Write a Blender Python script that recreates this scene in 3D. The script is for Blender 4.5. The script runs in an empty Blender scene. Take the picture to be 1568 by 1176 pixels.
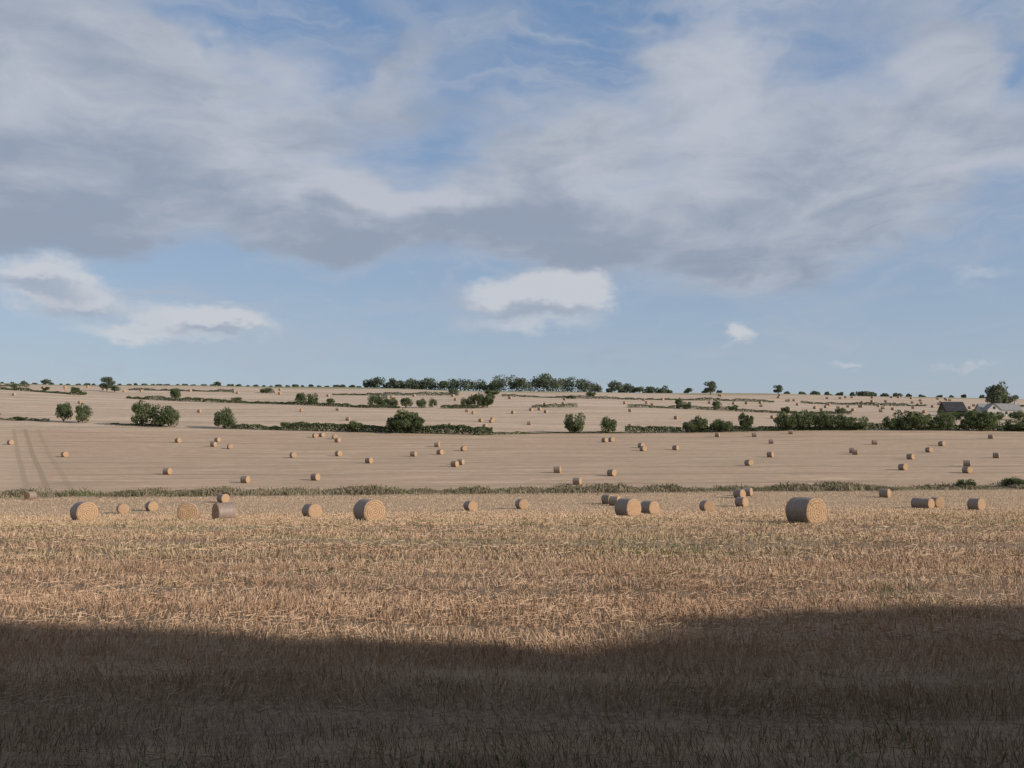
import bpy, bmesh, math, random
import numpy as np
from mathutils import Vector, Matrix
random.seed(7); rng = np.random.default_rng(11)
scene = bpy.context.scene
SUN_EL, SUN_AZ = 20.0, 114.0      # degrees, azimuth clockwise from +Y

# ------------------------------------------------------------------ terrain
PD = np.array([-400,0,30,45,56,67,80,93,109,118,128,140,150,165,178,195,225,240,260,290,300,350,400,440,500,560,640,720,900,1400,2500,6000,9000],float)
PZ = np.array([0,0,0,0,-.55,-1.08,-1.75,-2.43,-3.1,-3.4,-3.35,-2.95,-2.68,-2.0,-.75,.8,3.0,4.3,6.45,9.55,10.8,16.7,21.9,26.4,32.9,39.4,46.2,48.5,46,30,0,-20,-20],float)
PT = np.gradient(PZ, PD)
def profile(y):
    y = np.clip(y, PD[0]+1, PD[-1]-1)
    i = np.clip(np.searchsorted(PD, y)-1, 0, len(PD)-2)
    h = PD[i+1]-PD[i]; t = (y-PD[i])/h
    return ((2*t**3-3*t**2+1)*PZ[i] + (t**3-2*t**2+t)*h*PT[i] + (-2*t**3+3*t**2)*PZ[i+1] + (t**3-t**2)*h*PT[i+1])
def terrain(x, y):
    x = np.asarray(x, float); y = np.asarray(y, float)
    z = profile(y)
    tilt = np.interp(y, [30,50,180,500,700], [0,.008,.008,-.0150,-.0155])
    z = z + tilt*np.clip(x, -500, 500)
    # hedge bank behind the viewer
    b = np.clip((7-y)/6, 0, 1); z = z + 1.4*b*b*(3-2*b)
    far = np.clip((y-150)/200, 0, 1)
    z = z + far*(0.5*np.sin(x*.021+1.3)*np.sin(y*.017)+.25*np.sin(x*.05+y*.03))
    near = np.clip((y-6)/8,0,1)*(1-np.clip((y-60)/60,0,1))
    z = z + near*(.035*np.sin(y*1.1+x*.06)+.03*np.sin(y*.47+x*.15+1)+.02*np.sin(x*.7+y*.2))
    return z
def tz(x, y): return float(terrain(x, y))

# ------------------------------------------------------------------ helpers
def link(ob):
    scene.collection.objects.link(ob); return ob
def mesh_np(name, verts, faces, mats=(), smooth=False):
    me = bpy.data.meshes.new(name)
    nv, (nf, k) = len(verts), faces.shape
    me.vertices.add(nv); me.vertices.foreach_set('co', np.ascontiguousarray(verts, dtype=np.float32).ravel())
    me.loops.add(nf*k); me.loops.foreach_set('vertex_index', faces.astype(np.int32).ravel())
    me.polygons.add(nf); me.polygons.foreach_set('loop_start', np.arange(0, nf*k, k, dtype=np.int32))
    me.polygons.foreach_set('loop_total', np.full(nf, k, dtype=np.int32))
    me.update(calc_edges=True); me.validate()
    if smooth: me.polygons.foreach_set('use_smooth', np.ones(nf, dtype=bool))
    for m in mats: me.materials.append(m)
    return me
def quads(c, u, v):
    n = len(c)
    V = np.stack([c-u-v, c+u-v, c+u+v, c-u+v], 1).reshape(-1, 3)
    F = np.arange(n*4).reshape(n, 4)
    return V, F
def rand_unit(n):
    a = rng.normal(size=(n, 3)); return a/np.linalg.norm(a, axis=1, keepdims=True)
def leaves(c, size):
    n = len(c); a = rand_unit(n); b = np.cross(a, rand_unit(n)); b /= np.linalg.norm(b, axis=1, keepdims=True)+1e-9
    s = (size*rng.uniform(.5, 1.2, n))[:, None]
    return quads(c, a*s*.5, b*s*.32)
def vnoise(p, scale, seed=0):
    r = np.random.default_rng(seed).uniform(-1, 1, 4096)
    q = np.asarray(p)*scale + 2000.0; i = np.floor(q).astype(int); f = q-i; f = f*f*(3-2*f)
    return r[i % 4096]*(1-f)+r[(i+1) % 4096]*f
def vnoise2(x, y, scale, seed=0):
    r = np.random.default_rng(seed).uniform(-1, 1, (256, 256))
    qx = x*scale+1000.; qy = y*scale+1000.; i = np.floor(qx).astype(int); j = np.floor(qy).astype(int); f = qx-i; h = qy-j
    f = f*f*(3-2*f); h = h*h*(3-2*h)
    return (r[i % 256, j % 256]*(1-f)+r[(i+1) % 256, j % 256]*f)*(1-h)+(r[i % 256, (j+1) % 256]*(1-f)+r[(i+1) % 256, (j+1) % 256]*f)*h

class N:
    def __init__(s, nt): s.nt = nt
    def n(s, t, **kw):
        nd = s.nt.nodes.new(t)
        for k, v in kw.items(): setattr(nd, k, v)
        return nd
    def put(s, sock, v):
        if isinstance(v, bpy.types.NodeSocket): s.nt.links.new(v, sock)
        elif v is not None: sock.default_value = v
    def m(s, op, a, b=None, c=None, clamp=False):
        nd = s.n('ShaderNodeMath', operation=op, use_clamp=clamp)
        s.put(nd.inputs[0], a); s.put(nd.inputs[1], b); s.put(nd.inputs[2], c); return nd.outputs[0]
    def vm(s, op, a, b=None):
        nd = s.n('ShaderNodeVectorMath', operation=op); s.put(nd.inputs[0], a)
        if op == 'SCALE': s.put(nd.inputs['Scale'], b)
        else: s.put(nd.inputs[1], b)
        return nd.outputs['Value'] if op in ('DOT_PRODUCT', 'LENGTH') else nd.outputs[0]
    def noise(s, vec, scale, detail=4, rough=.55, dist=0, col=False):
        nd = s.n('ShaderNodeTexNoise'); s.put(nd.inputs['Vector'], vec)
        nd.inputs['Scale'].default_value = scale; nd.inputs['Detail'].default_value = detail
        nd.inputs['Roughness'].default_value = rough; nd.inputs['Distortion'].default_value = dist
        return nd.outputs['Color' if col else 'Fac']
    def ramp(s, x, a, b, c=0., d=1., smooth=True):
        nd = s.n('ShaderNodeMapRange', interpolation_type='SMOOTHSTEP' if smooth else 'LINEAR')
        s.put(nd.inputs[0], x); nd.inputs[1].default_value = a; nd.inputs[2].default_value = b
        nd.inputs[3].default_value = c; nd.inputs[4].default_value = d; return nd.outputs[0]
    def mix(s, f, a, b):
        nd = s.n('ShaderNodeMix', data_type='RGBA'); s.put(nd.inputs[0], f)
        s.put(nd.inputs[6], a if isinstance(a, bpy.types.NodeSocket) else (*a, 1))
        s.put(nd.inputs[7], b if isinstance(b, bpy.types.NodeSocket) else (*b, 1)); return nd.outputs[2]
    def xyz(s, x, y, z):
        nd = s.n('ShaderNodeCombineXYZ'); s.put(nd.inputs[0], x); s.put(nd.inputs[1], y); s.put(nd.inputs[2], z); return nd.outputs[0]

def material(name, rough=.9, spec=.12):
    mt = bpy.data.materials.new(name); mt.use_nodes = True
    nt = mt.node_tree; g = N(nt); bs = nt.nodes['Principled BSDF']
    bs.inputs['Roughness'].default_value = rough; bs.inputs['Specular IOR Level'].default_value = spec
    return mt, g, bs

# ------------------------------------------------------------------ materials
def mat_foliage(name, dark, light, warm, scale=.35, trans=.35):
    mt, g, bs = material(name)
    pos = g.n('ShaderNodeNewGeometry')
    nz = g.noise(pos.outputs['Position'], scale, 3, .6)
    col = g.mix(g.ramp(nz, .35, .65), dark, light)
    r = pos.outputs['Random Per Island']
    col = g.mix(g.ramp(r, .6, 1., 0, .7), col, warm)
    g.put(bs.inputs['Base Color'], col)
    tr = g.n('ShaderNodeBsdfTranslucent'); g.put(tr.inputs['Color'], g.vm('MULTIPLY', col, (1.25, 1.35, .9)))
    mx = g.n('ShaderNodeMixShader'); mx.inputs[0].default_value = trans
    g.put(mx.inputs[1], bs.outputs[0]); g.put(mx.inputs[2], tr.outputs[0])
    g.put(mt.node_tree.nodes['Material Output'].inputs['Surface'], mx.outputs[0])
    return mt
M_LEAF = mat_foliage('foliage', (.075, .102, .055), (.13, .158, .08), (.16, .17, .09))
M_LEAF2 = mat_foliage('foliage_far', (.10, .125, .095), (.14, .16, .115), (.15, .165, .11), .15)
M_WEED = mat_foliage('dry_weeds', (.15, .125, .085), (.27, .22, .16), (.15, .155, .08), .16, .1)
M_GREEN = mat_foliage('green_weeds', (.08, .11, .045), (.12, .15, .06), (.20, .20, .10), 1.5, .2)
M_HEDGE = mat_foliage('hedge_leaves', (.05, .075, .035), (.09, .12, .05), (.11, .12, .05), .5, .1)

M_BARK, g, bs = material('bark')
g.put(bs.inputs['Base Color'], g.mix(g.noise(g.n('ShaderNodeTexCoord').outputs['Object'], 6), (.06, .05, .04), (.13, .11, .09)))

M_STRAW, g, bs = material('straw_stalks', .75)
geo = g.n('ShaderNodeNewGeometry')
sy = g.n('ShaderNodeSeparateXYZ'); g.put(sy.inputs[0], geo.outputs['Position'])
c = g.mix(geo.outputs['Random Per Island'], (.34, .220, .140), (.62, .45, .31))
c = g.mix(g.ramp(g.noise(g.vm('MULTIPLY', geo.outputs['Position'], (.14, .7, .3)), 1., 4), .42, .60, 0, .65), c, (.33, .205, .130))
c = g.mix(g.ramp(sy.outputs[1], 10, 17, .55, 0), c, (.215, .18, .135))  # painted shade: nearest straw greyed and darkened to deepen the hedge's shadow
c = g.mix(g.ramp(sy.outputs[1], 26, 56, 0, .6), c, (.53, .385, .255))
gr = g.noise(g.vm('MULTIPLY', geo.outputs['Position'], (.10, .45, 0)), 1., 4, .7)
c = g.mix(g.m('MULTIPLY', g.m('MULTIPLY', g.ramp(gr, .44, .62), g.m('MULTIPLY', g.ramp(sy.outputs[1], 25, 33), g.ramp(sy.outputs[1], 45, 62, 1, .2))), .40), c, (.28, .28, .14))
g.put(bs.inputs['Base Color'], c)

# ground
M_GROUND, g, bs = material('harvested_fields', .95)
P = g.n('ShaderNodeNewGeometry').outputs['Position']
sp = g.n('ShaderNodeSeparateXYZ'); g.put(sp.inputs[0], P); X, Y = sp.outputs[0], sp.outputs[1]
fine = g.noise(P, 9., 5, .7)
streak = g.noise(g.vm('MULTIPLY', P, (.03, .45, 0)), 1., 5, .65)
streak2 = g.noise(g.vm('MULTIPLY', P, (.012, .16, 0)), 1., 4, .6)
broad = g.noise(P, .03, 3, .5)
speck = g.noise(g.vm('MULTIPLY', P, (.5, 1.1, .5)), 1., 5, .8)
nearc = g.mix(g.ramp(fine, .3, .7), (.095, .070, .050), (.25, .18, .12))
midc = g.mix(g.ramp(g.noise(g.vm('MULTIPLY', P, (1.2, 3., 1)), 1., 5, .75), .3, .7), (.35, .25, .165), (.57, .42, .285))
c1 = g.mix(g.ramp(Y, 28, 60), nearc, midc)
grn = g.m('MULTIPLY', g.ramp(g.noise(g.vm('MULTIPLY', P, (.10, .45, 0)), 1., 4, .7), .44, .62), g.m('MULTIPLY', g.ramp(Y, 25, 33), g.ramp(Y, 50, 90, 1, .3)))
c1 = g.mix(g.m('MULTIPLY', grn, .45), c1, (.28, .26, .14))
c1 = g.mix(g.ramp(streak, .44, .64, 0, .65), c1, (.32, .225, .15))
f2 = g.mix(g.ramp(streak, .38, .64), (.54, .395, .28), (.38, .28, .20))
f2 = g.mix(g.ramp(broad, .42, .58, 0, .7), f2, (.45, .325, .23))
def stripes(period, width, skew):
    v = g.m('ADD', g.m('ADD', Y, g.m('MULTIPLY', X, skew)), g.m('MULTIPLY', g.noise(P, .01, 1), 10))
    fr = g.m('ABSOLUTE', g.m('SUBTRACT', g.m('FRACT', g.m('DIVIDE', v, period)), .5))
    return g.ramp(fr, width*.4/period, width/period, 1, 0)
tram = g.m('MULTIPLY', stripes(13., 1.3, .05), g.ramp(g.noise(g.vm('MULTIPLY', P, (.02, .1, 0)), 1., 3), .4, .6, .15, .7))
f2 = g.mix(tram, f2, (.28, .215, .14))
off = g.vm('DOT_PRODUCT', P, (.885, .4655, 0))
ln = None
for o_, a_ in ((8.3, .65), (5.2, .65), (11.8, .35), (-14, .4), (-17, .4)):
    q = g.ramp(g.m('ABSOLUTE', g.m('SUBTRACT', off, o_)), .35, .7, a_, 0)
    ln = q if ln is None else g.m('MAXIMUM', ln, q)
f2 = g.mix(ln, f2, (.27, .215, .14))
f2 = g.mix(g.ramp(off, 0, 10, .5, 0), f2, (.57, .44, .32))
f3 = g.mix(g.ramp(streak2, .4, .62), (.58, .445, .335), (.45, .345, .255))
f3 = g.mix(g.m('MULTIPLY', stripes(22., 2.2, -.04), .45), f3, (.31, .25, .16))
f4 = g.mix(g.ramp(streak2, .4, .62), (.60, .47, .365), (.45, .35, .265))
f4 = g.mix(g.m('MULTIPLY', stripes(34., 3.5, .06), .45), f4, (.32, .27, .17))
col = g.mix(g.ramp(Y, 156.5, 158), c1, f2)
wob = g.m('ADD', Y, g.m('MULTIPLY', g.noise(P, .02, 2), 14))
col = g.mix(g.ramp(wob, 305, 311), col, f3)
col = g.mix(g.ramp(wob, 424, 430), col, f4)
col = g.mix(g.m('MULTIPLY', g.ramp(Y, 585, 592), g.ramp(X, -60, 60, 1, .55)), col, (.21, .22, .12))
col = g.mix(g.ramp(speck, .35, .64, .36, 0), col, (.22, .16, .10))
col = g.mix(g.ramp(g.noise(g.vm('MULTIPLY', P, (.10, .32, .3)), 1., 5, .75), .40, .56, .28, 0), col, (.27, .205, .125))
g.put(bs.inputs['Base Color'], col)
bmp = g.n('ShaderNodeBump'); bmp.inputs['Strength'].default_value = .6; bmp.inputs['Distance'].default_value = .05
g.put(bmp.inputs['Height'], fine); g.put(bs.inputs['Normal'], bmp.outputs[0])

# bale
M_WRAP, g, bs = material('net_wrapped_straw', .5, .4)
tc = g.n('ShaderNodeTexCoord').outputs['Object']
n1 = g.noise(g.vm('MULTIPLY', tc, (30, 3, 3)), 1., 4, .7)
cw = g.mix(g.ramp(n1, .3, .7), (.15, .115, .095), (.31, .24, .195))
cw = g.mix(g.ramp(g.noise(tc, 3., 3), .45, .65, 0, .6), cw, (.20, .145, .105))
g.put(bs.inputs['Base Color'], cw)
bmp = g.n('ShaderNodeBump'); bmp.inputs['Strength'].default_value = .8; bmp.inputs['Distance'].default_value = .025
g.put(bmp.inputs['Height'], n1); g.put(bs.inputs['Normal'], bmp.outputs[0])
M_END, g, bs = material('cut_straw_end', .85)
tc = g.n('ShaderNodeTexCoord').outputs['Object']
cen = g.vm('SUBTRACT', tc, (0, 0, .58)); s = g.n('ShaderNodeSeparateXYZ'); g.put(s.inputs[0], cen)
rad = g.m('SQRT', g.m('ADD', g.m('MULTIPLY', s.outputs[1], s.outputs[1]), g.m('MULTIPLY', s.outputs[2], s.outputs[2])))
ang = g.m('ARCTAN2', s.outputs[1], s.outputs[2])
spi = g.m('SINE', g.m('ADD', g.m('MULTIPLY', rad, 50), g.m('ADD', ang, g.m('MULTIPLY', g.noise(tc, 4.), 5))))
ce = g.mix(g.ramp(spi, -1, 1), (.27, .17, .10), (.49, .34, .215))
ce = g.mix(g.ramp(g.noise(tc, 14, 5, .8), .35, .65, 0, .6), ce, (.33, .215, .13))
g.put(bs.inputs['Base Color'], ce)
bmp = g.n('ShaderNodeBump'); bmp.inputs['Strength'].default_value = .8; bmp.inputs['Distance'].default_value = .03
g.put(bmp.inputs['Height'], g.noise(tc, 25, 4, .8)); g.put(bs.inputs['Normal'], bmp.outputs[0])

def simple(name, a, b, scale, rough=.85):
    mt, g, bs = material(name, rough)
    g.put(bs.inputs['Base Color'], g.mix(g.ramp(g.noise(g.n('ShaderNodeTexCoord').outputs['Object'], scale, 5, .65), .35, .65), a, b)); return mt
M_STONE = simple('pale_stone', (.38, .36, .33), (.50, .48, .44), 1.5)
M_SLATE = simple('grey_tiles', (.20, .20, .20), (.27, .27, .265), 2)
M_DARK = simple('dark_roof', (.030, .030, .034), (.055, .055, .06), 2)
M_GLASS = simple('window_glass', (.03, .035, .04), (.05, .055, .06), 2, .2)
M_WOOD = simple('door_wood', (.07, .055, .04), (.11, .085, .06), 4)

# ------------------------------------------------------------------ ground sheet
ys = np.concatenate([np.arange(-300, -20, 20), np.arange(-20, 0, 2), np.arange(0, 62, .4), np.arange(62, 320, 2.), np.arange(320, 760, 6.), np.geomspace(760, 8000, 30)])
xh = np.concatenate([np.arange(0, 40, 1.), np.arange(40, 160, 4.), np.arange(160, 500, 12.), np.geomspace(500, 6000, 16)])
xs = np.concatenate([-xh[:0:-1], xh])
GX, GY = np.meshgrid(xs, ys); GZ = terrain(GX, GY)
V = np.stack([GX, GY, GZ], -1).reshape(-1, 3)
nx, ny = len(xs), len(ys)
i = np.arange(nx-1)[None, :]+nx*np.arange(ny-1)[:, None]
F = np.stack([i, i+1, i+1+nx, i+nx], -1).reshape(-1, 4)
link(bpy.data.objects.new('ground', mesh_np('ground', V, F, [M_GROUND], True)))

# ------------------------------------------------------------------ stubble
def band_density(x, y):
    b = np.ones_like(y)
    yy = y + x*.05 + .35*vnoise(x, .22, 77)
    for c0, w in ((11.6, .35), (13.6, .3), (17.3, .3), (22.4, .5), (24.6, .5), (30.5, .6), (34, .7), (41, .9), (52, 1.2), (64, 1.5), (82, 2)):
        b *= 1-.65*np.exp(-((yy-c0)/w)**2)
    b *= .8+.28*vnoise2(x*.4, y, .9, 5)+.22*vnoise2(x, y, 2.3, 6)
    return np.clip(b, .05, 1)
def stubble(y0, y1, dens, w, hs=1.):
    hw = .60*y1+3
    n = int((y1-y0)*2*hw*dens)
    y = rng.uniform(y0, y1, n); x = rng.uniform(-hw, hw, n)
    k = np.abs(x) < .60*y+3
    x, y = x[k], y[k]; k = rng.uniform(size=len(x)) < band_density(x, y)
    x, y = x[k], y[k]; n = len(x)
    y = np.round((y+x*.05)/.15)*.15-x*.05+rng.normal(0, .022, n)
    h = rng.uniform(.07, .20, n)*hs*(.45+.55*band_density(x, y))*np.where(rng.uniform(size=n) < .08, 1.4, 1)
    lx = .35*vnoise2(x, y, .8, 9); lean = rng.normal(0, .33, (n, 2))
    d = np.stack([lean[:, 0]+lx, lean[:, 1], np.ones(n)], 1)*h[:, None]*.5
    a = rng.uniform(-.9, .9, n)
    u = np.stack([np.cos(a), np.sin(a), np.zeros(n)], 1)*(w*.5*rng.uniform(.6, 1.3, n))[:, None]
    base = np.stack([x, y, terrain(x, y)-.01], 1)
    return quads(base+d, u, d)
parts = [stubble(6, 16, 430, .0075), stubble(16, 28, 260, .010), stubble(28, 48, 100, .016), stubble(48, 75, 45, .024, .9), stubble(75, 150, 9, .045, .9)]
def loose(y0, y1, dens, w, L):
    hw = .6*y1+3; n = int((y1-y0)*2*hw*dens)
    y = rng.uniform(y0, y1, n); x = rng.uniform(-hw, hw, n); k = np.abs(x) < .6*y+3; x, y = x[k], y[k]
    k = rng.uniform(size=len(x)) < .25+.75*(vnoise2(x*.35, y, .9, 3) > .1); x, y = x[k], y[k]; n = len(x)
    a = rng.uniform(0, np.pi, n); l = rng.uniform(.4, 1., n)*L*.5
    d = np.stack([np.cos(a), np.sin(a), rng.normal(0, .25, n)], 1)*l[:, None]
    u = np.stack([-np.sin(a)*.5, np.cos(a)*.5, np.full(n, .85)], 1)*w*.5
    c = np.stack([x, y, terrain(x, y)+rng.uniform(.01, .13, n)], 1)
    return quads(c, u, d)
parts += [loose(6, 16, 90, .006, .26), loose(16, 30, 45, .009, .3), loose(30, 60, 12, .016, .4)]
V = np.concatenate([p[0] for p in parts]); F = np.arange(len(V)).reshape(-1, 4)
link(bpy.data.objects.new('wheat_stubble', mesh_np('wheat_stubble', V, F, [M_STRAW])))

# green weeds among stubble
n = 80000; y = np.concatenate([rng.uniform(7, 16, 40000), rng.uniform(16, 62, 40000)]); x = rng.uniform(-1, 1, n)*(.6*y+2)
pn = vnoise2(x*.7, y*1.3, .35, 5)+.5*vnoise2(x, y, 1.2, 6)
k = (pn > np.where(y < 13, .45, np.where(y < 25, .95, .5))) & (rng.uniform(size=n) < np.where(y < 13, .45, 1)); x, y = x[k], y[k]; n = len(x)
h = rng.uniform(.03, .11, n)*(1+y*.008); d = np.stack([rng.normal(0, .6, n), rng.normal(0, .6, n), np.ones(n)], 1)*h[:, None]*.5
a = rng.uniform(0, 3.14, n); u = np.stack([np.cos(a), np.sin(a), 0*a], 1)*(.005+y*.00025)[:, None]
V, F = quads(np.stack([x, y, terrain(x, y)], 1)+d, u, d)
link(bpy.data.objects.new('field_weeds', mesh_np('field_weeds', V, F, [M_GREEN])))

# ------------------------------------------------------------------ bales
def bale_mesh(idx):
    r = np.random.default_rng(100+idx); R = .65; L = 1.24; seg = 48
    prof = [(-L/2+.0, 0.0), (-L/2-.015, .2*R), (-L/2-.01, .45*R), (-L/2+.0, .7*R), (-L/2+.005, .90*R), (-L/2+.02, .975*R)]
    nb = 10
    for j in range(nb+1):
        t = j/nb; prof.append((-L/2+.05+t*(L-.10), R*(1+.012*math.sin(t*math.pi)+r.normal(0, .005))))
    prof += [(-p[0], p[1]) for p in prof[5::-1]]
    bm = bmesh.new(); rings = []
    ph = r.uniform(0, 6, 4); flat = r.uniform(.86, .92)
    for (px, pr) in prof:
        if pr == 0: rings.append([bm.verts.new((px, 0, R))]); continue
        ring = []
        for k in range(seg):
            a = 2*math.pi*k/seg
            rr = pr*(1+.018*math.sin(2*a+ph[0])+.010*math.sin(5*a+ph[1]+px*3)+r.normal(0, .006))
            yy, zz = rr*math.sin(a)*1.02, rr*math.cos(a)
            zz = max(zz, -R*flat)*.985
            ring.append(bm.verts.new((px+(r.normal(0, .010) if pr < R*.95 else 0), yy, zz+R*flat*.985)))
        rings.append(ring)
    for q in (0, -1): rings[q][0].co.z = R*flat*.985
    for a, b in zip(rings[:-1], rings[1:]):
        for k in range(seg):
            k2 = (k+1) % seg
            if len(a) == 1: f = bm.faces.new((a[0], b[k2], b[k])); f.material_index = 1
            elif len(b) == 1: f = bm.faces.new((a[k], a[k2], b[0])); f.material_index = 1
            else:
                f = bm.faces.new((a[k], a[k2], b[k2], b[k]))
                rm = max(abs(a[0].co.x), abs(b[0].co.x)); f.material_index = 1 if rm > L/2-.04 else 0
            f.smooth = True
    bmesh.ops.recalc_face_normals(bm, faces=bm.faces)
    for q in range(620):
        if q < 420:
            side = r.choice([-1, 1]); a = r.uniform(0, 6.283); rr = R*math.sqrt(r.uniform(.02, 1))
            c = Vector((side*(L/2), rr*math.sin(a), rr*math.cos(a)+R*.88))
            d = Vector((side*r.uniform(.1, .8), r.normal(), r.normal())).normalized()*r.uniform(.03, .09)
        else:
            a = r.uniform(0, 6.283); c = Vector((r.uniform(-L/2, L/2), R*math.sin(a), R*math.cos(a)*.985+R*.88))
            d = (Vector((r.normal(), r.normal(), r.normal())).normalized()+Vector((0, math.sin(a), math.cos(a)))*.5).normalized()*r.uniform(.02, .06)
        if c.z < .02: c.z = .03
        u = d.cross(Vector((r.normal(), r.normal(), r.normal()))).normalized()*.004
        f = bm.faces.new([bm.verts.new(c-u), bm.verts.new(c+u), bm.verts.new(c+u+d), bm.verts.new(c-u+d)]); f.material_index = 1
    me = bpy.data.meshes.new('straw_bale_%d' % idx)
    bm.to_mesh(me); bm.free(); me.materials.append(M_WRAP); me.materials.append(M_END); return me
BM = [bale_mesh(k) for k in range(6)]
def bale(x, y, rot, s=1.):
    ob = link(bpy.data.objects.new('straw_bale', random.choice(BM)))
    ob.location = (x, y, tz(x, y)-.02*s); ob.rotation_euler = (0, 0, math.radians(rot)); ob.scale = (s,)*3
    return ob
# (x/y bearing ratio, range north, heading)
near = [(-.487,148,70),(-.432,60,-48),(-.393,120,-60),(-.364,125,-50),(-.326,61,-78),(-.291,67,-142),(-.292,138,-40),
 (-.202,85,-50),(-.144,53,-53),(-.042,120,-56),(.010,123,-66),(.097,131,-45),(.104,128,-30),(.117,67,-54),(.139,90,-52),
 (.197,108,-75),(.230,139,-50),(.238,143,-30),(.232,124,-48),(.297,44,-58),(.377,138,-40),(.411,116,-60),(.419,113,-55),(.429,118,-75),(.469,101,-58)]
mid = [(-.509,258),(-.4535,229),(-.349,188),(-.270,174),(-.199,177),(-.339,265),(-.303,255),(-.299,268),(-.286,250),(-.222,228),(-.2,283),
 (-.193,285),(-.18,279),(-.177,268),(-.176,232),(-.145,211),(-.1,230),(-.076,254),(-.073,235),(-.049,244),(-.052,205),(-.058,200),(.046,186),
 (.066,168),(.101,180),(.094,268),(.101,270),(.131,251),(.133,242),(.166,245),(.240,197),(.262,222),(.263,262),(.283,292),(.345,234),
 (.348,229),(.368,256),(.396,186),(.404,213),(.423,234),(.436,250),(.461,180),(.491,215),(.486,270),(.461,193),(.246,286),(.2085,287)]
for t, d, r in near: bale(t*d, d, r, random.uniform(.98, 1.03))
for t, d in mid: bale(t*d, d, random.uniform(-65, -5))

# ------------------------------------------------------------------ field boundary lines
B2 = np.array([(-.75,345),(-.52,332),(-.388,315),(-.235,304),(-.03,291),(.05,299),(.3,303),(.52,300),(.75,300)])
B3 = np.array([(-.75,520),(-.52,500),(-.35,450),(-.22,424),(-.15,408),(.01,412),(.17,424),(.276,402),(.52,374),(.75,372)])
def line_xy(B, t):
    d = np.interp(t, B[:, 0], B[:, 1]); return t*d, d
cnt = 0
while cnt < 34:
    t = random.uniform(-.53, .53); d0 = line_xy(B2, t)[1]; d1 = line_xy(B3, t)[1]; d = random.uniform(d0+12, d1-8)
    bale(t*d, d, random.uniform(-65, -5)); cnt += 1
cnt = 0
while cnt < 110:
    t = random.uniform(-.53, .53)
    if random.random() < .45: t = random.uniform(.27, .5)
    d1 = line_xy(B3, t)[1]; d = random.uniform(d1+10, 575)
    bale(t*d, d, random.uniform(-65, -5), 1.05); cnt += 1

# ------------------------------------------------------------------ trees / bushes
def tube(pts, radii, seg=7):
    V = []; F = []
    pts = [Vector(p) for p in pts]
    for k, p in enumerate(pts):
        d = (pts[min(k+1, len(pts)-1)]-pts[max(k-1, 0)]).normalized()
        a = d.cross(Vector((.3, 1, .1))).normalized(); b = d.cross(a)
        for j in range(seg):
            an = 2*math.pi*j/seg; V.append(tuple(p+(a*math.cos(an)+b*math.sin(an))*radii[k]))
    for k in range(len(pts)-1):
        for j in range(seg):
            j2 = (j+1) % seg; F.append((k*seg+j, k*seg+j2, (k+1)*seg+j2, (k+1)*seg+j))
    return np.array(V), np.array(F)
def tree_mesh(name, H, W, trunk, nleaf, leafsize, nclump, mat, seed):
    global rng
    rng = np.random.default_rng(seed); random.seed(seed)
    Vs, Fs, Mi = [], [], []; off = 0
    def add(v, f, m):
        nonlocal off
        Vs.append(v); Fs.append(f+off); Mi.append(np.full(len(f), m)); off += len(v)
    base = H*trunk; cz = base+(H-base)*.5
    r0 = .022*H+.05
    add(*tube([(0, 0, -.4), (.02*H, 0, base*.6+.2), (0, .02*H, cz), (.02*H, 0, H*.85)], [r0*1.3, r0, r0*.6, r0*.15]), 1)
    C = []
    for k in range(nclump):
        a = k*2.4+rng.uniform(-.4, .4); hz = rng.uniform(-.8, .85)
        rr = W*.5*math.sqrt(max(.05, 1-hz*hz*.8))*rng.uniform(.35, .85)
        p = np.array([rr*math.cos(a), rr*math.sin(a), cz+hz*(H-base)*.38])
        C.append((p, rng.uniform(.13, .28)*W*.9))
        if k % 2 == 0: add(*tube([(0, 0, base*.8+.2), tuple(p*np.array([.5, .5, 0])+np.array([0, 0, (base+p[2])*.5])), tuple(p)], [r0*.55, r0*.35, r0*.1], 5), 1)
    per = nleaf//nclump
    for p, r in C:
        d = rand_unit(per); q = r*rng.uniform(.25, 1.25, per)**.5
        c = p+d*q[:, None]*np.array([1, 1, .8]); c[:, 2] = np.maximum(c[:, 2], .05)
        add(*leaves(c, leafsize), 0)
    me = mesh_np(name, np.concatenate(Vs), np.concatenate(Fs), [mat, M_BARK])
    me.polygons.foreach_set('material_index', np.concatenate(Mi).astype(np.int32)); me.update(); return me
BUSH = [tree_mesh('bush_%d' % k, 1*6, 6.5+k % 3, .04, 2400, .44, 15, M_LEAF, 40+k) for k in range(6)]
TREE = [tree_mesh('tree_%d' % k, 10, 9+k % 3, .16, 2800, .62, 17, M_LEAF2, 60+k) for k in range(6)]
random.seed(5); rng = np.random.default_rng(5)
def plant(name, pool, t, d, h, w):
    me = random.choice(pool); ob = link(bpy.data.objects.new(name, me))
    dims = np.empty(len(me.vertices)*3, np.float32); me.vertices.foreach_get('co', dims); dims = dims.reshape(-1, 3)
    hh = dims[:, 2].max(); ww = dims[:, 0].max()-dims[:, 0].min()
    x = t*d; ob.location = (x, d, tz(x, d)-.1); ob.rotation_euler = (0, 0, random.choice([0, math.pi, 0.3, 2.9]))
    ob.scale = (w/ww, w/ww, h/hh)
bush = lambda t, d, h, w: plant('hawthorn_bush', BUSH, t, d, h, w)
tree = lambda t, d, h, w: plant('oak_tree', TREE, t, d, h, w)
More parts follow.
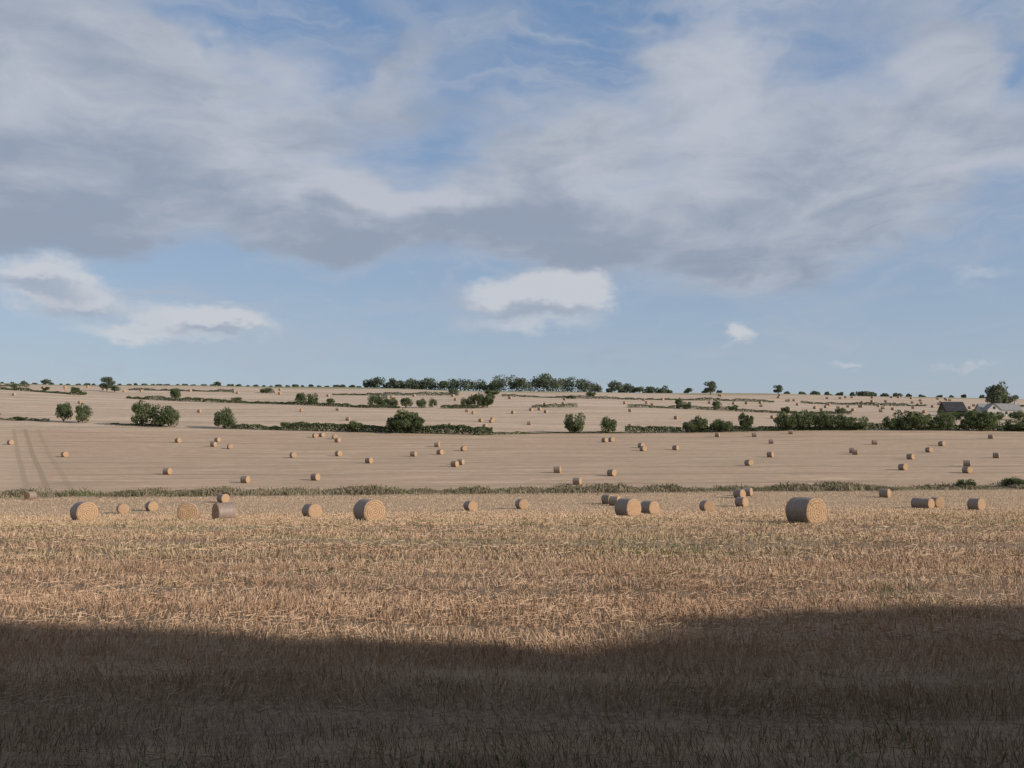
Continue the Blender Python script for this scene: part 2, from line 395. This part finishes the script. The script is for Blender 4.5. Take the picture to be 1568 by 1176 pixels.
for t, h, w in [(-.456,7,5.5),(-.437,6.8,6),(-.376,8.5,9),(-.356,7.5,7.5),(-.346,6.5,5),(-.293,7,6.8),(-.286,4,4),(-.159,3.6,5.5),
                (-.119,5.4,6),(-.107,7.4,9),(-.098,5.2,6),(.064,6.6,6.5),(.098,5.4,5.5),(.182,4.2,5),(.191,5.4,5),(.212,4.2,7),(.238,6,5),
                (.277,6.2,7),(.290,6.2,6),(.302,6.8,7),(.318,6,7),(.336,5.2,7),(.352,4.4,6),(.385,4.4,5),(.400,6.6,7),(.412,6,7),(.428,5.2,6),(.440,6.6,6),(.462,4.2,5),
                (.475,6.8,8),(.484,6,7),(.51,4,6),(.525,4.2,7),(.54,5,7),(-.50,1.5,5),(-.53,3,6)]:
    d = line_xy(B2, t)[1]; bush(t, d, h, w)
for t, d, h, w in [(.459,158,1.5,2.6),(.464,158,1.1,2.0),(.505,158,1.8,3),(.512,158,1.5,2.6),(.54,158,2,3)]: bush(t, d, h, w)
for t, d, h, w in [(-.507,505,3.5,4),(-.445,490,3.4,5),(-.475,505,2,5),(-.437,480,1.8,4),(-.343,455,6,5),(-.215,428,5.6,5),(-.203,430,5.2,5.5),(-.185,430,3,4),(-.142,418,5.8,5),(-.133,421,5.6,6),
   (-.122,415,4.6,5),(-.108,412,4.8,5.5),(-.092,412,4.4,4.5),(-.081,414,4.6,4),(-.048,414,4.8,5),(-.035,414,7,8.5),(-.025,414,6.6,7),
   (.17,424,5.0,4),(.178,420,3.6,4),(.208,420,4.5,4.5),(.225,420,2.4,5),(.278,402,3.,4),(.335,400,2.6,5),(.06,500,2,7),(-.28,450,2,6),(-.25,520,3,8),(-.06,520,3.4,7),(-.02,530,3,9),(.08,530,3,6),
   (.452,352,3.4,5),(.465,350,3.6,5),(.478,352,3.4,5),(.492,350,3.0,6),(.515,350,3.4,6)]: bush(t, d, h, w)
for t, d, h, w in [(-.413,512,8,8.5),(-.405,505,4,6),(-.475,640,4,7),(-.343,470,5,5),(.202,585,8.6,9),(.271,600,6,7),(.494,415,14,10.5),(.506,418,8,8),(.18,640,3.5,6),
   (.105,645,9,10),(.118,650,7,9),(.130,655,5,8),(-.3,640,3,6)]: tree(t, d, h, w)

def crown_mass(name, items, leafsize, mat, per=900):
    Vs = []
    for t, d, h, w in items:
        x = t*d; z0 = tz(x, d)
        add = []
        for k in range(7):
            p = np.array([x+rng.uniform(-.32, .32)*w, d+rng.uniform(-.3, .3)*w, z0+h*rng.uniform(.3, .78)]); r = w*rng.uniform(.18, .28)
            dd = rand_unit(per//7); c = p+dd*(r*rng.uniform(.2, 1.1, per//7)**.5)[:, None]*np.array([1, 1, .85])
            c[:, 2] = np.maximum(c[:, 2], z0); c[:, 2] = np.minimum(c[:, 2], z0+h*1.05); add.append(c)
        dd = rng.uniform(-1, 1, (per//4, 3)); add.append(np.array([x, d, z0+h*.25])+dd*np.array([w*.45, w*.3, h*.25]))
        Vs.append(leaves(np.concatenate(add), leafsize)[0])
    V = np.concatenate(Vs); F = np.arange(len(V)).reshape(-1, 4)
    link(bpy.data.objects.new(name, mesh_np(name, V, F, [mat])))
items = []
def run(t0, t1, d, hf, step, wf=1.5):
    t = t0
    while t < t1:
        h = hf*random.uniform(.7, 1.15); w = h*random.uniform(1.1, wf+.3); items.append((t, d+random.uniform(-8, 8), h, w)); t += step*random.uniform(.7, 1.3)
run(-.145, -.09, 655, 7, .010); run(-.09, -.015, 655, 7.5, .011); run(-.015, .035, 650, 11.5, .010); run(.035, .085, 650, 12, .010); run(.085, .16, 665, 6, .012)
run(.16, .22, 670, 3, .02); run(.28, .37, 670, 3.2, .012, 2.4); run(.38, .46, 670, 3, .013, 2.4); run(-.52, -.15, 668, 1.6, .009, 3); run(.46, .6, 640, 3, .02)
crown_mass('distant_treeline', items, .95, M_LEAF2, 600)

def hedge(name, B, t0, t1, hmin, hmax, thick, dens, leafsize, mat, seed, gaps=0., dy=0.):
    L = (t1-t0)*B[:, 1].mean(); n = int(L*dens)
    t = rng.uniform(t0, t1, n); x, y = line_xy(B, t)
    prof = .5+.5*vnoise(x, .11, seed)+.25*vnoise(x, .6, seed+1)
    hgt = hmin+(hmax-hmin)*np.clip(prof, 0, 1)
    if gaps: k = vnoise(x, .05, seed+2) > gaps-1; t, x, y, hgt = t[k], x[k], y[k], hgt[k]
    n = len(x); u = rng.uniform(0, 1, n)**.7
    yy = y+dy+rng.normal(0, thick*.4, n)*(1.1-u*.6)
    c = np.stack([x, yy, terrain(x, yy)+u*hgt], 1)
    V, F = leaves(c, leafsize); link(bpy.data.objects.new(name, mesh_np(name, V, F, [mat])))
hedge('hedgerow', B2, -.235, -.02, 1.6, 2.8, 1.6, 160, .4, M_LEAF, 21)
hedge('hedgerow', B2, -.285, -.235, .6, 1.6, 1.3, 120, .35, M_LEAF, 22)
hedge('hedgerow', B2, .115, .6, .8, 2.2, 1.5, 110, .4, M_LEAF, 23)
hedge('hedgerow', B2, -.75, -.285, .3, 1.2, 1.2, 60, .3, M_LEAF, 24, .9)
hedge('hedgerow', B2, -.02, .115, .15, .8, 1., 50, .3, M_LEAF, 25)
hedge('hedgerow', B3, -.6, .02, .7, 2.2, 1.2, 80, .4, M_LEAF, 26, .75)
hedge('hedgerow', B3, .02, .6, .5, 1.8, 1.0, 60, .35, M_LEAF, 27, .6)
B4 = np.array([(-.75, 560), (-.3, 520), (0, 505), (.3, 500), (.75, 440)])
hedge('hedgerow', B4, -.55, -.05, .5, 2., 1.2, 60, .4, M_LEAF2, 28, .7)
hedge('hedgerow', B4, -.05, .55, .4, 1.8, 1.2, 50, .4, M_LEAF2, 29, .7)
def margin(y0, wid, dens, hm, mat, name, seed, half=105):
    n = int(2*half*dens); x = rng.uniform(-half, half, n); y = y0+rng.normal(0, wid, n)
    f = np.clip(.6+.5*vnoise(x, .35, seed)+.35*vnoise(x, 1.3, seed+1)+.4*vnoise(x, .08, seed+2), .1, 1.4)
    h = rng.uniform(.3, 1., n)*hm*f
    d = np.stack([rng.normal(0, .35, n), rng.normal(0, .35, n), np.ones(n)], 1)*h[:, None]*.5
    a = rng.uniform(0, 3.14, n); u = np.stack([np.cos(a), np.sin(a), 0*a], 1)*(rng.uniform(.03, .08, n))[:, None]
    V, F = quads(np.stack([x, y, terrain(x, y)], 1)+d, u, d)
    link(bpy.data.objects.new(name, mesh_np(name, V, F, [mat])))
margin(157, 2.6, 250, .75, M_WEED, 'field_margin_grass', 31)
margin(156, 1.3, 16, .6, M_GREEN, 'field_margin_weeds', 35)

# ------------------------------------------------------------------ farm buildings
def part(parent, name, V, F, mat):
    me = bpy.data.meshes.new(name); me.from_pydata(V, [], F); me.materials.append(mat); me.update()
    o = link(bpy.data.objects.new(name, me)); o.parent = parent; return o
def box(parent, name, c, s, mat):
    V = [(c[0]+i*s[0]/2, c[1]+j*s[1]/2, c[2]+k*s[2]/2) for k in (-1, 1) for j in (-1, 1) for i in (-1, 1)]
    return part(parent, name, V, [(0, 2, 3, 1), (4, 5, 7, 6), (0, 1, 5, 4), (2, 6, 7, 3), (0, 4, 6, 2), (1, 3, 7, 5)], mat)
def gabled(parent, pre, x0, x1, y0, y1, h, rise, wall, roof, ridge='x'):
    if ridge == 'x':
        ym = (y0+y1)/2
        V = [(x0,y0,-1.5),(x1,y0,-1.5),(x1,y1,-1.5),(x0,y1,-1.5),(x0,y0,h),(x1,y0,h),(x1,y1,h),(x0,y1,h),(x0,ym,h+rise),(x1,ym,h+rise)]
        F = [(0,1,5,4),(2,3,7,6),(1,2,6,9,5),(3,0,4,8,7)]
        o = .3; s = rise/(ym-y0)
        R = [(x0-o,y0-o,h-o*s+.05),(x1+o,y0-o,h-o*s+.05),(x1+o,ym,h+rise+.05),(x0-o,ym,h+rise+.05),(x1+o,y1+o,h-o*s+.05),(x0-o,y1+o,h-o*s+.05)]
    else:
        xm = (x0+x1)/2
        V = [(x0,y0,-1.5),(x1,y0,-1.5),(x1,y1,-1.5),(x0,y1,-1.5),(x0,y0,h),(x1,y0,h),(x1,y1,h),(x0,y1,h),(xm,y0,h+rise),(xm,y1,h+rise)]
        F = [(0,1,5,8,4),(1,2,6,5),(2,3,7,9,6),(3,0,4,7)]
        o = .3; s = rise/(xm-x0)
        R = [(x0-o,y1+o,h-o*s+.05),(x0-o,y0-o,h-o*s+.05),(xm,y0-o,h+rise+.05),(xm,y1+o,h+rise+.05),(x1+o,y0-o,h-o*s+.05),(x1+o,y1+o,h-o*s+.05)]
    part(parent, pre+'walls', V, F, wall)
    RR = R+[(a, b, c+.18) for a, b, c in R]
    part(parent, pre+'roof', RR, [(0,1,2,3),(3,2,4,5),(6,9,8,7),(9,11,10,8),(0,6,7,1),(1,7,8,2),(2,8,10,4),(4,10,11,5),(5,11,9,3),(3,9,6,0)], roof)
e = link(bpy.data.objects.new('stone_farmhouse', None)); e.location = (182, 372, tz(182, 372)-.3); e.scale = (.85, .85, .85)
gabled(e, 'main_', -4, 14, 2, 9, 3.4, 3.0, M_STONE, M_SLATE)
gabled(e, 'wing_', -4.2, 1.6, -4, 1.99, 3.4, 2.6, M_STONE, M_SLATE, 'y')
for k, (wx, wy, wz) in enumerate([(-1.3, -4, 4.2), (-2.8, -4, 1.9), (.2, -4, 1.9), (3.5, 2, 2.2), (7, 2, 2.2), (10.5, 2, 2.2)]):
    box(e, 'window_%d' % k, (wx, wy-.02, wz), (1, .1, 1.1), M_GLASS)
box(e, 'door', (5.2, 1.98, 1.05), (1, .1, 2.1), M_WOOD)
box(e, 'chimney', (13, 5.5, 6.7), (.9, .9, 1.8), M_STONE); box(e, 'chimney_cap', (13, 5.5, 7.66), (1.1, 1.1, .12), M_SLATE)
e = link(bpy.data.objects.new('dark_barn', None)); e.location = (172, 380, tz(172, 380)-.3); e.scale = (.88, .88, .88)
gabled(e, '', -4.5, 4.5, 0, 9, 2.6, 4.0, M_WOOD, M_DARK)
box(e, 'barn_door', (0, -.03, 1.1), (3, .1, 2.2), M_DARK)

# ------------------------------------------------------------------ tall hedgerow behind the viewer (shades the foreground)
hx = np.array([-15, 20, 32, 37, 40.5, 42.3, 43.6, 46.3, 49.5, 53.5, 59, 64, 80, 100]); hh = np.array([19.8, 19.8, 20.3, 20.0, 19.2, 17.9, 17.1, 17.6, 18.7, 19.8, 20.6, 21.6, 21.6, 20])
n = 85000; x = rng.uniform(-15, 98, n); top = np.interp(x, hx, hh)+.3*vnoise(x, .6, 51)+.2*vnoise(x, 1.9, 52)
u = rng.uniform(0, 1, n)**.8; y = -4.5+np.clip(rng.normal(0, 1, n), -2, 2)*(1.2*(1.05-u)**.5+.15)
c = np.stack([x, y, 1.2+u*(top-1.2)], 1); V1, F1 = leaves(c, .65)
cx = np.arange(-15, 98.1, .7); ct = np.interp(cx, hx, hh)-.9+.3*vnoise(cx, 1.1, 53)
V2 = []; F2 = []
for k, (a, b) in enumerate(zip(cx, ct)):
    V2 += [(a, -5.4+.3*math.sin(k), 1), (a, -4.9, b*.6), (a, -4.6+.2*math.sin(k*1.7), b), (a, -4.1, b*.6), (a, -3.6+.3*math.sin(k*2.1), 1)]
for k in range(len(cx)-1):
    for j in range(4): F2.append((k*5+j, k*5+5+j, k*5+6+j, k*5+1+j))
V = np.concatenate([V1, np.array(V2)]); F = np.concatenate([F1, np.array(F2)+len(V1)])
link(bpy.data.objects.new('tall_hedgerow', mesh_np('tall_hedgerow', V, F, [M_HEDGE])))

# ------------------------------------------------------------------ light
el, az = math.radians(SUN_EL), math.radians(SUN_AZ)
S = Vector((math.sin(az)*math.cos(el), math.cos(az)*math.cos(el), math.sin(el)))
sl = bpy.data.lights.new('sun', 'SUN'); sl.energy = 5.0; sl.angle = math.radians(.6); sl.color = (1, .89, .77)
so = link(bpy.data.objects.new('sun', sl)); so.rotation_euler = S.to_track_quat('Z', 'Y').to_euler(); so.location = S*60

# ------------------------------------------------------------------ sky
w = bpy.data.worlds.new('World'); scene.world = w; w.use_nodes = True
nt = w.node_tree; g = N(nt); bg = nt.nodes['Background']; bg.inputs['Strength'].default_value = .1
try:
    w.cycles.sampling_method = 'MANUAL'; w.cycles.sample_map_resolution = 256
except Exception: pass
sky = g.n('ShaderNodeTexSky', sky_type='NISHITA'); sky.sun_disc = False; sky.sun_elevation = el; sky.sun_rotation = az
sky.air_density = 1.; sky.dust_density = 1.; sky.ozone_density = 1.2
D = g.vm('NORMALIZE', g.n('ShaderNodeTexCoord').outputs['Generated'])
s = g.n('ShaderNodeSeparateXYZ'); g.put(s.inputs[0], D)
AZ = g.m('ARCTAN2', s.outputs[0], s.outputs[1]); EL = g.m('ARCSINE', s.outputs[2]); AE = g.xyz(AZ, EL, 0)
den = g.m('ADD', g.m('MAXIMUM', s.outputs[2], 0), .16)
Q = g.xyz(g.m('DIVIDE', s.outputs[0], den), g.m('DIVIDE', s.outputs[1], den), 0)
Qw = g.vm('ADD', Q, g.vm('MULTIPLY', g.vm('SUBTRACT', g.noise(Q, 1.3, 3, .6, 0, True), (.5, .5, .5)), (.5, .5, 0)))
n1 = g.noise(Qw, 1.5, 6, .52); n2 = g.noise(g.vm('ADD', Qw, (7.3, 2.1, 0)), 3.6, 6, .6)
wv = g.vm('MULTIPLY', g.vm('SUBTRACT', g.noise(g.vm('MULTIPLY', AE, (6, 11, 0)), 1., 4, .55, 0, True), (.5, .5, .5)), (.30, .15, 0))
A = g.vm('ADD', AE, wv)
Ap = g.vm('ADD', AE, g.vm('MULTIPLY', g.vm('SUBTRACT', g.noise(g.vm('MULTIPLY', AE, (22, 40, 0)), 1., 5, .6, 0, True), (.5, .5, .5)), (.075, .045, 0)))
def blobs(vec, lst):
    tot = None
    for azd, eld, sa, se, wt in lst:
        q = g.vm('MULTIPLY', g.vm('SUBTRACT', vec, (math.radians(azd), math.radians(eld), 0)), (1/math.radians(sa), 1/math.radians(se), 0))
        e_ = g.m('EXPONENT', g.m('MULTIPLY', g.vm('DOT_PRODUCT', q, q), -.5))
        tot = g.m('MULTIPLY', e_, wt) if tot is None else g.m('MULTIPLY_ADD', e_, wt, tot)
    return tot
def K(x, y, sx, sy, wt):
    a = math.atan((x)/1506); e2 = math.atan(y/1506*math.cos(a)); return (math.degrees(a), math.degrees(e2), sx*.036, sy*.037, wt)
layer = [K(-604,570,170,80,1.1),K(-704,430,150,70,1.1),K(-464,470,150,70,.8),K(-224,370,150,45,1.),K(20,355,170,60,1.),K(-200,430,80,18,.7),
 K(336,580,80,110,.9),K(266,350,160,50,.9),K(516,470,150,80,.8),K(700,560,60,70,.6),K(406,300,80,40,.5),K(-184,610,40,70,.45),K(626,655,50,25,.6),K(60,460,120,50,.5),
 K(-384,300,200,24,-.9),K(130,620,80,55,-.6),K(-164,460,35,25,-.5),K(-474,685,70,20,-.6),K(650,260,180,45,-.7),K(770,670,50,50,-.6),K(756,410,50,40,-.6),K(-300,210,500,30,-.4),K(-260,640,50,40,-.3)]
up = g.ramp(EL, .10, .26, -.25, .32)
dl = g.m('ADD', g.m('ADD', g.m('MULTIPLY', blobs(A, layer), .9), up), g.m('MULTIPLY', g.m('SUBTRACT', n1, .5), 3.2))
dl = g.m('ADD', dl, g.m('MULTIPLY', g.m('SUBTRACT', n2, .5), 1.4))
away = g.ramp(g.m('ABSOLUTE', AZ), .55, .8, 0, .4)
dl = g.m('ADD', dl, away)
mask = g.ramp(dl, -.12, 1.05)
cum = [K(-744,280,60,24,1.1),K(-664,245,55,20,1.),K(-459,208,66,19,1.25),K(-569,200,20,10,.8),K(16,245,70,26,1.25),K(106,255,45,24,1.1),K(351,185,22,13,1.),K(20,200,110,12,.35),K(-620,190,60,12,.6),K(510,140,26,6,.6),K(700,140,40,5,.55),K(730,280,40,12,.5)]
dc = g.m('ADD', blobs(Ap, cum), g.m('MULTIPLY', g.m('SUBTRACT', n2, .5), .7))
cmask = g.m('MULTIPLY', g.ramp(dc, .22, .95), .85)
thin = g.ramp(g.noise(g.vm('MULTIPLY', A, (5, 26, 0)), 1., 5, .6), .42, .72, 0, .6)
shade = g.m('ADD', blobs(A, [K(-224,350,180,38,.6),K(60,350,170,40,.6),K(-704,380,170,50,.7),K(-560,480,100,40,.4),K(300,320,170,26,.45),K(-584,600,90,30,.25),K(450,420,100,40,.3),K(-200,430,80,18,-.9),K(336,600,60,80,-.4)]), g.m('MULTIPLY', g.m('SUBTRACT', n2, .5), 2.4))
ccol = g.mix(g.ramp(shade, -.45, .8), (5.1, 5.35, 6.0), (2.9, 3.4, 4.3))
cshade = blobs(Ap, [K(-744,262,70,10,.8),K(-664,225,60,9,.8),K(-459,193,70,7,.8),K(30,222,100,10,.9),K(351,176,25,6,.6)])
cucol = g.mix(g.ramp(cshade, .1, .9), (5.9, 6.1, 6.5), (3.5, 4.0, 4.9))
base = g.mix(g.ramp(EL, .0, .5, .62, .50), sky.outputs[0], g.mix(g.ramp(EL, 0, .45), (4.0, 4.85, 6.3), (2.1, 3.6, 6.4)))
c = g.mix(thin, base, (4.1, 4.6, 5.5))
c = g.mix(g.m('MULTIPLY', mask, .9), c, ccol)
c = g.mix(cmask, c, cucol)
g.put(bg.inputs['Color'], c)

# ------------------------------------------------------------------ camera
cd = bpy.data.cameras.new('camera'); co = link(bpy.data.objects.new('camera', cd))
cd.sensor_width = 36; cd.lens = 34.58; cd.clip_start = .1; cd.clip_end = 12000
co.location = (0, 0, 3.0); co.rotation_euler = (math.radians(90+4.25), 0, 0); scene.camera = co
scene.view_settings.view_transform = 'Standard'; scene.view_settings.look = 'None'; scene.view_settings.exposure = 0
